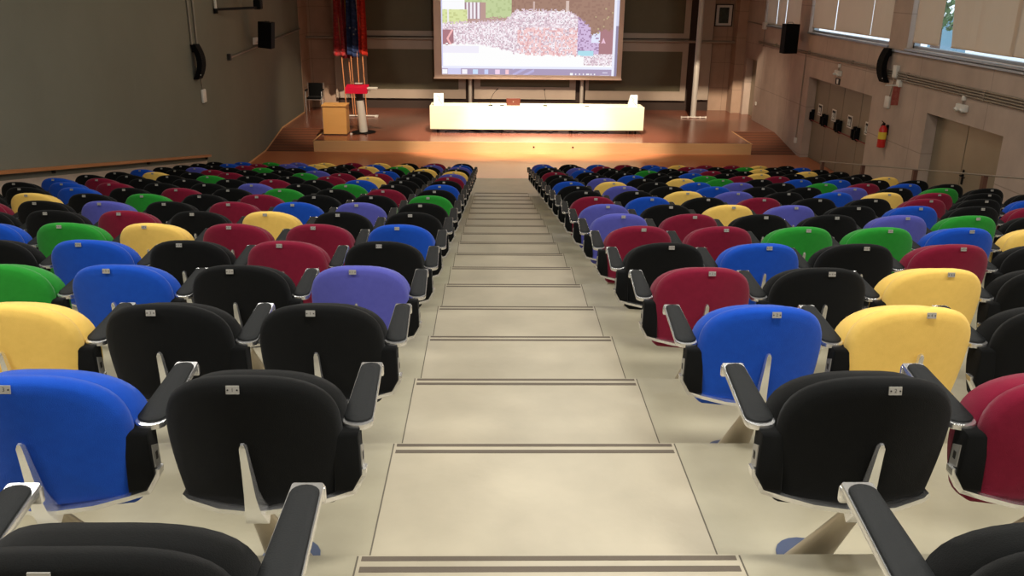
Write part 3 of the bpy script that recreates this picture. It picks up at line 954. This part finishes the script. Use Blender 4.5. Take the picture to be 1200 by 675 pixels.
def curved_speaker(x, y, z, s, label):
    root = empty('curved_loudspeaker', (x, y, z), label, 'loudspeaker')
    p = MB(); rings = []
    for i in range(9):
        t = -1 + 2 * i / 8
        zz = t * .33
        off = s * (.20 - .10 * t * t)          # bows out towards the seats
        rings.append([(off - s * .10, -.13, zz), (off, -.13, zz), (off, .13, zz), (off - s * .10, .13, zz)])
    p.loft(rings, M_GRILLE); p.build('cabinet', root, 50)
    p = MB(); p.box(min(0, s * .12), max(0, s * .12), -.05, .05, .18, .30, M_BLACK, .01); p.build('bracket', root)
    p = MB(); p.box(s * .155 - .008, s * .155 + .008, -.13 - .006, -.126, -.25, -.235, M_WHITE); p.build('badge', root)
    return root
curved_speaker(XR, 15.72, .02, -1, 'black curved loudspeaker on the right wall between two windows')
curved_speaker(XL, 15.62, -.03, 1, 'black curved loudspeaker hanging below two conduits on the left wall')
for dy_, lb in ((-.12, 'left of the two vertical conduits above the left wall loudspeaker'), (.18, 'right of the two vertical conduits above the left wall loudspeaker')):
    p = MB(); p.tube([(XL + .025, 15.66 + dy_, .28), (XL + .025, 15.66 + dy_, ZC)], .02, M_PIPE, 8)
    tag(p.build('conduit', smooth=50), lb, 'conduit', 'vertical conduits on the left wall')
p = MB(); p.tube([(XL + .02, 15.88, -.33), (XL + .02, 15.93, -.62)], .01, M_PIPE, 6)
p.box(XL, XL + .05, 15.83, 16.05, -.87, -.60, M_WHITE, .025)
tag(p.build('wall_control', smooth=40), 'white wall control on a thin conduit below the left loudspeaker', 'wall control')
# right: box, white wall control, hanging red sign
p = MB(); p.box(XR - .08, XR, 15.2, 15.36, -.18, .06, M_WHITE, .012); p.box(XR - .08, XR, 15.0, 15.12, -.33, -.2, M_WHITE, .01)
p.tube([(XR - .03, 15.3, -.2), (XR - .03, 15.42, -.58)], .01, M_PIPE, 6)
tag(p.build('junction_box', smooth=50), 'white junction boxes beside the curved loudspeaker on the right wall', 'junction box')
p = MB(); p.box(XR - .05, XR, 15.38, 15.60, -.80, -.56, M_WHITE, .025)
tag(p.build('wall_control', smooth=40), 'white wall control above the fire extinguisher', 'wall control')
root = empty('fire_point_sign', (XR, 15.03, -.30), 'red lettered sign hanging from a white arm above the extinguisher', 'sign')
p = MB(); p.tube([(0, .0, 0), (-.32, .0, 0)], .012, M_WHITE, 6); p.build('arm', root, 50)
p = MB(); M_RS = mat('red_sign', (150, 62, 54), rough=.5, noise=(18, .7, (178, 108, 94)))
p.box(-.16, -.02, -.006, .006, -.38, -.02, M_RS); p.build('sign_panel', root)
root = empty('fire_extinguisher', (XR - .10, 15.32, -1.56), 'red fire extinguisher hanging on the right wall between the doors', 'fire extinguisher')
p = MB(); p.tube([(0, 0, 0), (0, 0, .01), (0, 0, .36), (0, 0, .41), (0, 0, .44)], [.07, .08, .08, .055, .03], M_RED, 18); p.build('cylinder', root, 40)
p = MB(); p.cyl((0, 0, .17), (0, 0, .31), .0815, M_YEL, 18); p.build('label_band', root, 40)
p = MB(); p.box(-.02, .02, -.03, .03, .44, .49, M_BLACK, .006); p.tube([(0, 0, .49), (-.05, 0, .53)], .008, M_BLACK, 6); p.build('valve', root, 50)
p = MB(); p.tube([(0, .03, .46), (0, .09, .44), (0, .11, .3), (0, .095, .08)], .012, M_BLACK, 6); p.build('hose', root, 50)
p = MB(); p.box(.06, .10, -.03, .03, .25, .45, M_BLACK); p.build('wall_bracket', root)

# guard rail along the right edge of the seating block
root = empty('guard_rail', (XBR - .02, 9, -1.5), 'thin pale guard rail on posts along the right side of the seats', 'railing')
p = MB()
def zrail(y): return -1.78 + (14.92 - y) * RISE / RUN
p.tube([(0, -1.0 - 9, zrail(-1.0) + 1.5), (0, 14.95 - 9, zrail(14.95) + 1.5)], .011, M_PIPE, 8); p.build('rail', root, 50)
y = 14.85
k = 0
for y in (14.8, 12.92, 11.02, 9.12, 7.22, 5.32, 3.42):
    zt = -math.ceil(y / RUN) * RISE
    p = MB(); p.box(-.03, .03, y - 9 - .03, y - 9 + .03, zt + 1.5, zrail(y) + 1.49, mat('rail_post', (92, 58, 44), rough=.5)); p.build('post', root)

# oak handrail on the left wall
root = empty('handrail', (XL + .05, 12, zr(12)), 'oak handrail sloping down the left wall', 'handrail')
p = MB()
def zh(y): return -0.655 - (y - 8.26) * RISE / RUN * .995
r_ = [[(-.03, y - 12, zh(y) - zh(12) - .045), (.05, y - 12, zh(y) - zh(12) - .045), (.05, y - 12, zh(y) - zh(12)), (-.03, y - 12, zh(y) - zh(12))] for y in (-2.0, 15.8)]
p.loft(r_, M_OAK); p.build('rail', root)
for y in (3.1, 6.3, 9.5, 12.7, 15.7):
    p = MB(); p.box(-.05, .0, y - 12 - .012, y - 12 + .012, zh(y) - zh(12) - .09, zh(y) - zh(12) - .04, M_DARK); p.build('bracket', root)

# left wall: black arm on a hanging pole, horizontal pipe
root = empty('projector_arm', (XL + .05, 17.2, .9), 'black horizontal arm on a pale pole high on the left wall', 'bracket')
p = MB(); p.cyl((0, 0, 0), (0, 0, ZC - .91), .03, M_WHITE, 10); p.build('pole', root, 50)
p = MB(); p.cyl((0, 0, -.08), (0, 0, .02), .045, M_BLACK, 10); p.build('joint', root, 50)
p = MB(); p.cyl((0, 0, -.0), (.35, 2.2, -.02), .028, M_BLACK, 8); p.build('arm', root, 50)
p = MB(); p.box(.25, .42, 2.05, 2.3, -.06, .16, M_BLACK, .03); p.build('clamp', root)
p = MB(); p.tube([(XL + .04, 17.9, -.14), (XL + .04, 21.5, -.03), (XL + .04, 25.4, .09)], .025, M_PIPE, 8)
p.box(XL, XL + .07, 17.85, 17.95, -.2, -.06, M_DARK)
tag(p.build('wall_pipe', smooth=50), 'thin grey pipe climbing slightly along the left wall behind the loudspeaker', 'pipe')

# ------------------------------------------------------------------ auditorium seats
def prof(z, base, top, wb, wm, wt):
    """half-width of the cushion outline at height z"""
    t = (z - base) / (top - base)
    if t < .5:
        return wb + (wm - wb) * math.sin(t * PI)
    u = (t - .5) / .5
    return wm * (1 - u ** 2.7) ** (1 / 2.35)


def cushion(base, top, wb, wm, y_rear, thick, tilt, mtl, round_=.028, dome=.02, cbot=.015):
    pts = []
    n = 22
    c = (base + top) / 2
    zs = [base + (top - base) * (1 - math.cos(PI * i / n)) / 2 for i in range(n + 1)]
    right = [(prof(z, base, top, wb, wm, 0), z) for z in zs]
    # round the lower corners
    out = []
    out += [(0.0, base - cbot * .0)]
    r = .014
    out += [(right[0][0] - r, base), (right[0][0] - r * .3, base + r * .25)]
    out += [(x, z) for x, z in right[2:-1]]
    out += [(0.0, top)]
    left = [(-x, z) for x, z in out[1:-1]][::-1]
    ring = out + left
    lay = []
    # (scale inset, offset in depth)
    for ins, dy in ((.9, -dome), (.5, -dome * .85), (.2, -dome * .4), (.07, -.001 * 0 + .0), (.022, .008), (0, round_), (0, thick - round_), (.022, thick - .008), (.07, thick), (.2, thick + dome * .4), (.5, thick + dome * .85), (.9, thick + dome)):
        rr_ = []
        for x, z in ring:
            X = x * (1 - ins); Z = c + (z - c) * (1 - ins)
            Yv = y_rear + dy + tilt * (Z - base) + .062 * (X / .225) ** 2     # the sides wrap forward
            rr_.append((X, Yv, Z))
        lay.append(rr_)
    b = MB(); b.loft(lay, mtl)
    return b


def seat_meshes():
    R = {}
    for k, mt in FAB.items():
        R['back_' + k] = cushion(.368, .772, .206, .227, -.095, .062, -.17, mt, dome=.006).mesh('backrest', 60)
        R['cush_' + k] = cushion(.318, .735, .198, .233, -.04, .105, -.13, mt, round_=.04, dome=.012).mesh('seat_cushion', 60)
    for s in (-1, 1):
        # upholstered side panel under the arm (outer side = s)
        P = [(.208, .577), (.272, .577), (.274, .446), (.250, .402), (.200, .394)]
        b = MB()
        lay = []
        for ins, y in ((.12, -.066), (.03, -.062), (0, -.052), (0, -.012), (.04, -.002)):
            cx, cz = .235, .49
            lay.append([(s * (cx + (x - cx) * (1 - ins)), y, cz + (z - cz) * (1 - ins)) for x, z in P])
        b.loft(lay, M_SIDE)
        R['side%d' % s] = b.mesh('side_panel', 50)
        # row plate on the outer rear corner
        b = MB()
        q = [(s * .292, -.087, .545), (s * .3045, -.06, .525), (s * .3045, -.058, .455), (s * .296, -.085, .445)]
        q = [(s * .2712, -.050, .535), (s * .2718, -.014, .520), (s * .2726, -.014, .455), (s * .2718, -.050, .468)]
        q = [(x + s * .0015, y, z) for x, y, z in q]
        b.loft([[(x + s * .0, y, z) for x, y, z in q], [(x + s * .003, y, z) for x, y, z in q]], M_PLATE)
        b.box(s * .2768 - .0008, s * .2768 + .0008, -.038, -.026, .485, .507, M_DARK)
        R['plate%d' % s] = b.mesh('row_plate')
        # chrome trim under the back and round the side panel
        b = MB()
        b.ribbon([(s * .279, -.035, .462), (s * .278, -.036, .444), (s * .252, -.042, .396), (s * .20, -.055, .384), (s * .12, -.082, .374), (0, -.10, .366), (-s * .10, -.087, .368), (-s * .19, -.056, .378), (-s * .209, -.046, .388)],
                 (0, 1, 0), .032, .013, M_CHROME)
        R['trim%d' % s] = b.mesh('bottom_trim')
        # armrest: frame + pad; x measured from the arm centre line
        xc = s * .2630
        def arm_outline(off, y0, y1, wr, wf, front_round):
            pts = []
            nseg = 8
            rr_ = wr / 2 + off
            for i in range(nseg + 1):
                a = PI + PI * i / nseg
                pts.append((rr_ * math.cos(a), y0 + min(rr_, .03) * (1 + math.sin(a)) - off))
            if front_round:
                rf = wf / 2 + off
                for i in range(nseg + 1):
                    a = PI * i / nseg
                    pts.append((rf * math.cos(a), y1 - rf * .8 + rf * .8 * math.sin(a)))
            else:
                rf = wf / 2 + off
                pts += [(rf, y1 - .004), (rf - .004, y1), (-rf + .004, y1), (-rf, y1 - .004)]
            return pts
        def zt(y): return .586 + (y + .03) * .10
        fo = arm_outline(.002, -.034, .298, .079, .060, False)
        b = MB()
        b.loft([[(xc + x * .94, y + (.006 if y < 0 else 0), zt(y) - .018) for x, y in fo], [(xc + x * .985, y, zt(y) - .014) for x, y in fo], [(xc + x, y, zt(y) - .004) for x, y in fo], [(xc + x * .97, y * .995, zt(y)) for x, y in fo]], M_CHROME)
        b.box(xc - .034, xc + .034, .282, .299, .578, .612, M_CHROME, .004)
        R['armf%d' % s] = b.mesh('armrest', 40)
        po = arm_outline(0, -.022, .284, .0765, .058, True)
        b = MB()
        b.loft([[(xc + x, y, zt(y) - .002) for x, y in po], [(xc + x, y, zt(y) + .004) for x, y in po], [(xc + x * .93, y * .985 + .002, zt(y) + .007) for x, y in po], [(xc + x * .5, .13 + (y - .13) * .8, zt(y) + .008) for x, y in po]], M_PAD)
        R['armp%d' % s] = b.mesh('arm_pad', 50)
        # slim post that carries the arm above the side panel
    b = MB()   # spine: cast chrome bar up the back
    b.ribbon([(0, -.166, .604), (0, -.163, .594), (0, -.148, .52), (0, -.133, .44), (0, -.118, .39), (0, -.085, .345)], (1, 0, 0), [.008, .016, .022, .030, .042, .062], [.008, .016, .022, .03, .04, .05], M_CHROME)
    R['spine'] = b.mesh('back_spine', 60)
    b = MB()   # pedestal: leans forward to the floor and widens
    rings = []
    for t in (0, .15, .35, .6, .85, 1):
        y = -.085 + t * .27; z = .36 * (1 - t)
        w = .028 + .045 * t ** 1.1; d = .022 + .016 * t
        rings.append([(w * math.cos(a), y + d * math.sin(a), z) for a in [2 * PI * i / 16 for i in range(16)]])
    b.loft(rings, M_LEG)
    R['leg'] = b.mesh('pedestal', 60)
    b = MB(); b.cyl((0, .19, 0), (0, .19, .008), .09, M_DISC, 20)
    R['foot'] = b.mesh('foot_plate', 40)
    return R


SM = seat_meshes()
PLATES = {}
def number_plate(n):
    if n in PLATES: return PLATES[n]
    b = MB()
    b.box(-.016, .016, -.0015, .0015, -.0105, .0105, M_PLATE)
    for s in (-1, 1):
        b.cyl((s * .0115, -.003, 0), (s * .0115, 0, 0), .0022, M_DARK, 8)
    vs, fs = text_polys(str(n), .014)
    for f in fs:
        b.poly([(vs[i].x, -.0021, vs[i].y) for i in f], M_DARK)
    PLATES[n] = b.mesh('number_plate')
    return PLATES[n]


def part(name, me, parent):
    o = bpy.data.objects.new(name, me)
    COL.objects.link(o); o.parent = parent
    return o


def make_seat(color, s):
    """s = side of the arm (towards the aisle); children in order"""
    root = bpy.data.objects.new('auditorium_seat', None); COL.objects.link(root)
    root.empty_display_size = .1
    sp = part('side_panel', SM['side%d' % s], root)
    part('row_plate', SM['plate%d' % s], sp)
    part('backrest', SM['back_' + color], root)
    part('seat_cushion', SM['cush_' + color], root)
    part('bottom_trim', SM['trim%d' % s], root)
    ar = part('armrest', SM['armf%d' % s], root)
    part('arm_pad', SM['armp%d' % s], ar)
    part('back_spine', SM['spine'], root)
    lg = part('pedestal', SM['leg'], root)
    part('foot_plate', SM['foot'], lg)
    return root


ROWS_L = {-1: 'KK', 0: 'KB', 1: 'KKY', 2: 'VKBG', 3: 'KMKBK', 4: 'BMMYGB', 5: 'KKYKMKK', 6: 'KVBMKVKM', 7: 'GKKMKGKYK', 8: 'KMKGKMKBKK',
          9: 'BKGKVKKMKB'[:7] + 'MBK', 10: 'KKBKMKKKMB', 11: 'MKYMKKGKKK', 12: 'VKMMGKMKYK', 13: 'YKBKVKKMKB', 14: 'KYKMKKGKVK',
          15: 'VKGYKBKMKK', 16: 'BVYBKYVMBK', 17: 'KMKYMYVGBK'}
ROWS_R = {-1: 'K', 0: 'KM', 1: 'BYK', 2: 'MKYK', 3: 'KBKMK', 4: 'MMGGBY', 5: 'VMKKVGK', 6: 'VKYVKBKM', 7: 'MBKMKKMKB', 8: 'KKYVKBYMKK',
          9: 'KVKBKKVKGK', 10: 'BYKBVKGMBK', 11: 'KVKYGKBBKK', 12: 'KKBKGMMKKY', 13: 'MKKKBKYKKK', 14: 'KBKGKMKKYK',
          15: 'KVKKKVKYKK', 16: 'BKMKBMKGKB', 17: 'VKBMBYMMYK'}
ORD = ['first', 'second', 'third', 'fourth', 'fifth', 'sixth', 'seventh', 'eighth', 'ninth', 'tenth', 'eleventh']
PITCH_X = .549
XB = {'L': -.788, 'R': .822}
protos = {}
count = 0
dup_names = []
for side, rows in (('L', ROWS_L), ('R', ROWS_R)):
    s = 1 if side == 'L' else -1
    for k, cs in rows.items():
        for c, ch in enumerate(cs):
            x = XB[side] - s * PITCH_X * c
            y = k * RUN; z = -(k + 1) * RISE
            # leave out seats of which the picture frame shows nothing
            vis = False
            for dx in (-.28, 0, .28):
                for dy_ in (-.15, .1, .3):
                    for dz in (.4, .6, .79):
                        q = project((x + dx, y + dy_, z + dz))
                        if q and -8 < q[0] < 1208 and -5 < q[1] < 680: vis = True
            if not vis: continue
            key = (ch, s)
            if key not in protos:
                o = make_seat(ch, s); protos[key] = o
            else:
                src = protos[key]
                o = src.copy(); COL.objects.link(o)
                for chd in src.children:
                    d = chd.copy(); COL.objects.link(d); d.parent = o
                    for g in chd.children:
                        if g.name.startswith('row_plate') and c > 0: continue
                        e = g.copy(); COL.objects.link(e); e.parent = d
            o.location = (x, y, z)
            dup_names.append((o, side, k, c, ch))
            count += 1
for key, o in protos.items():
    pass
for (o, side, k, c, ch) in dup_names:
    rows = ROWS_L if side == 'L' else ROWS_R
    n = (2 * c + 1) if side == 'L' else (2 * c + 2)
    pl = part('number_plate', number_plate(n), o)
    pl.location = (-.009 if side == 'L' else .009, -.1675, .7545)
    pl.rotation_euler = (-.165, 0, 0)
    block = 'left' if side == 'L' else 'right'
    if k >= 9: row = ORD[17 - k] + ' row from the stage' if k < 17 else 'front row by the stage'
    elif k == -1: row = 'nearest row, cut by the picture edge'
    else: row = ORD[k + 1] + ' row from the viewer' if k > 0 else 'second row from the viewer'
    if c == 0: pos = 'on the centre aisle'
    elif c == 9: pos = 'at the wall end' if side == 'L' else 'at the guard rail end'
    else: pos = ORD[c] + ' from the aisle'
    same = rows[k].count(ch)
    lead = ('only ' if same == 1 and ch != 'K' else '') + CNAME[ch] + ' seat'
    lab = '%s %s, %s block, %s' % (lead, pos, block, row)
    tag(o, lab, 'seat', 'auditorium seats in the %s block' % block)
print('SEATS', count)

# ------------------------------------------------------------------ light
w = bpy.data.worlds.new('world'); S.world = w; w.use_nodes = True
bg = w.node_tree.nodes['Background']; bg.inputs[0].default_value = (.84, .93, 1.0, 1); bg.inputs[1].default_value = 1.5


def area(name, loc, size, energy, col, rot=(0, 0, 0), spread=PI):
    l = bpy.data.lights.new(name, 'AREA'); l.shape = 'RECTANGLE'; l.size, l.size_y = size; l.energy = energy; l.color = col
    l.spread = spread
    o = bpy.data.objects.new(name, l); COL.objects.link(o); o.location = loc; o.rotation_euler = rot
    return o


def spot(name, loc, target, energy, angle, col, blend=.4, r=.15):
    l = bpy.data.lights.new(name, 'SPOT'); l.energy = energy; l.spot_size = math.radians(angle); l.spot_blend = blend; l.color = col; l.shadow_soft_size = r
    o = bpy.data.objects.new(name, l); COL.objects.link(o); o.location = loc
    d = Vector(target) - Vector(loc); o.rotation_euler = d.to_track_quat('-Z', 'Y').to_euler()
    return o


COOL = (1.0, .975, .91); WARM = (1.0, .74, .50)
for y, e in ((-4.5, 84), (-.5, 102), (3.0, 68), (7.0, 40), (11.5, 32), (15.5, 26)):
    for x in (-3.2, .6, 4.4):
        area('ceiling_lamp', (x, y, 3.5), (1.4, .5), e, COOL if y < 8 else (1, .86, .68))
for x in (-.6, 1.0, 2.6):
    spot('stage_spot', (x, 18.6, 3.3), (x, 21.3, -2.1), 3000, 42, (1.0, .92, .78), .5)
for x in (-3.2, 1, 5.2):
    spot('stage_wash', (x, 18.6, 3.3), (x, 24.0, -2.6), 1200, 58, (1.0, .79, .56), .6, .06)
    spot('back_wall_fill', (x, 18.6, 3.3), (x + (0 if x == 1 else .3 * x), 26.4, -2.0), 2600, 26, (1.0, .84, .64), .7, .06)  # added lamps that brighten the pale strips low on the back wall
spot('projector', (.95, 9.0, 3.3), (.95, 25.9, .6), 900, 30, (.95, .88, .85), .2, .05)
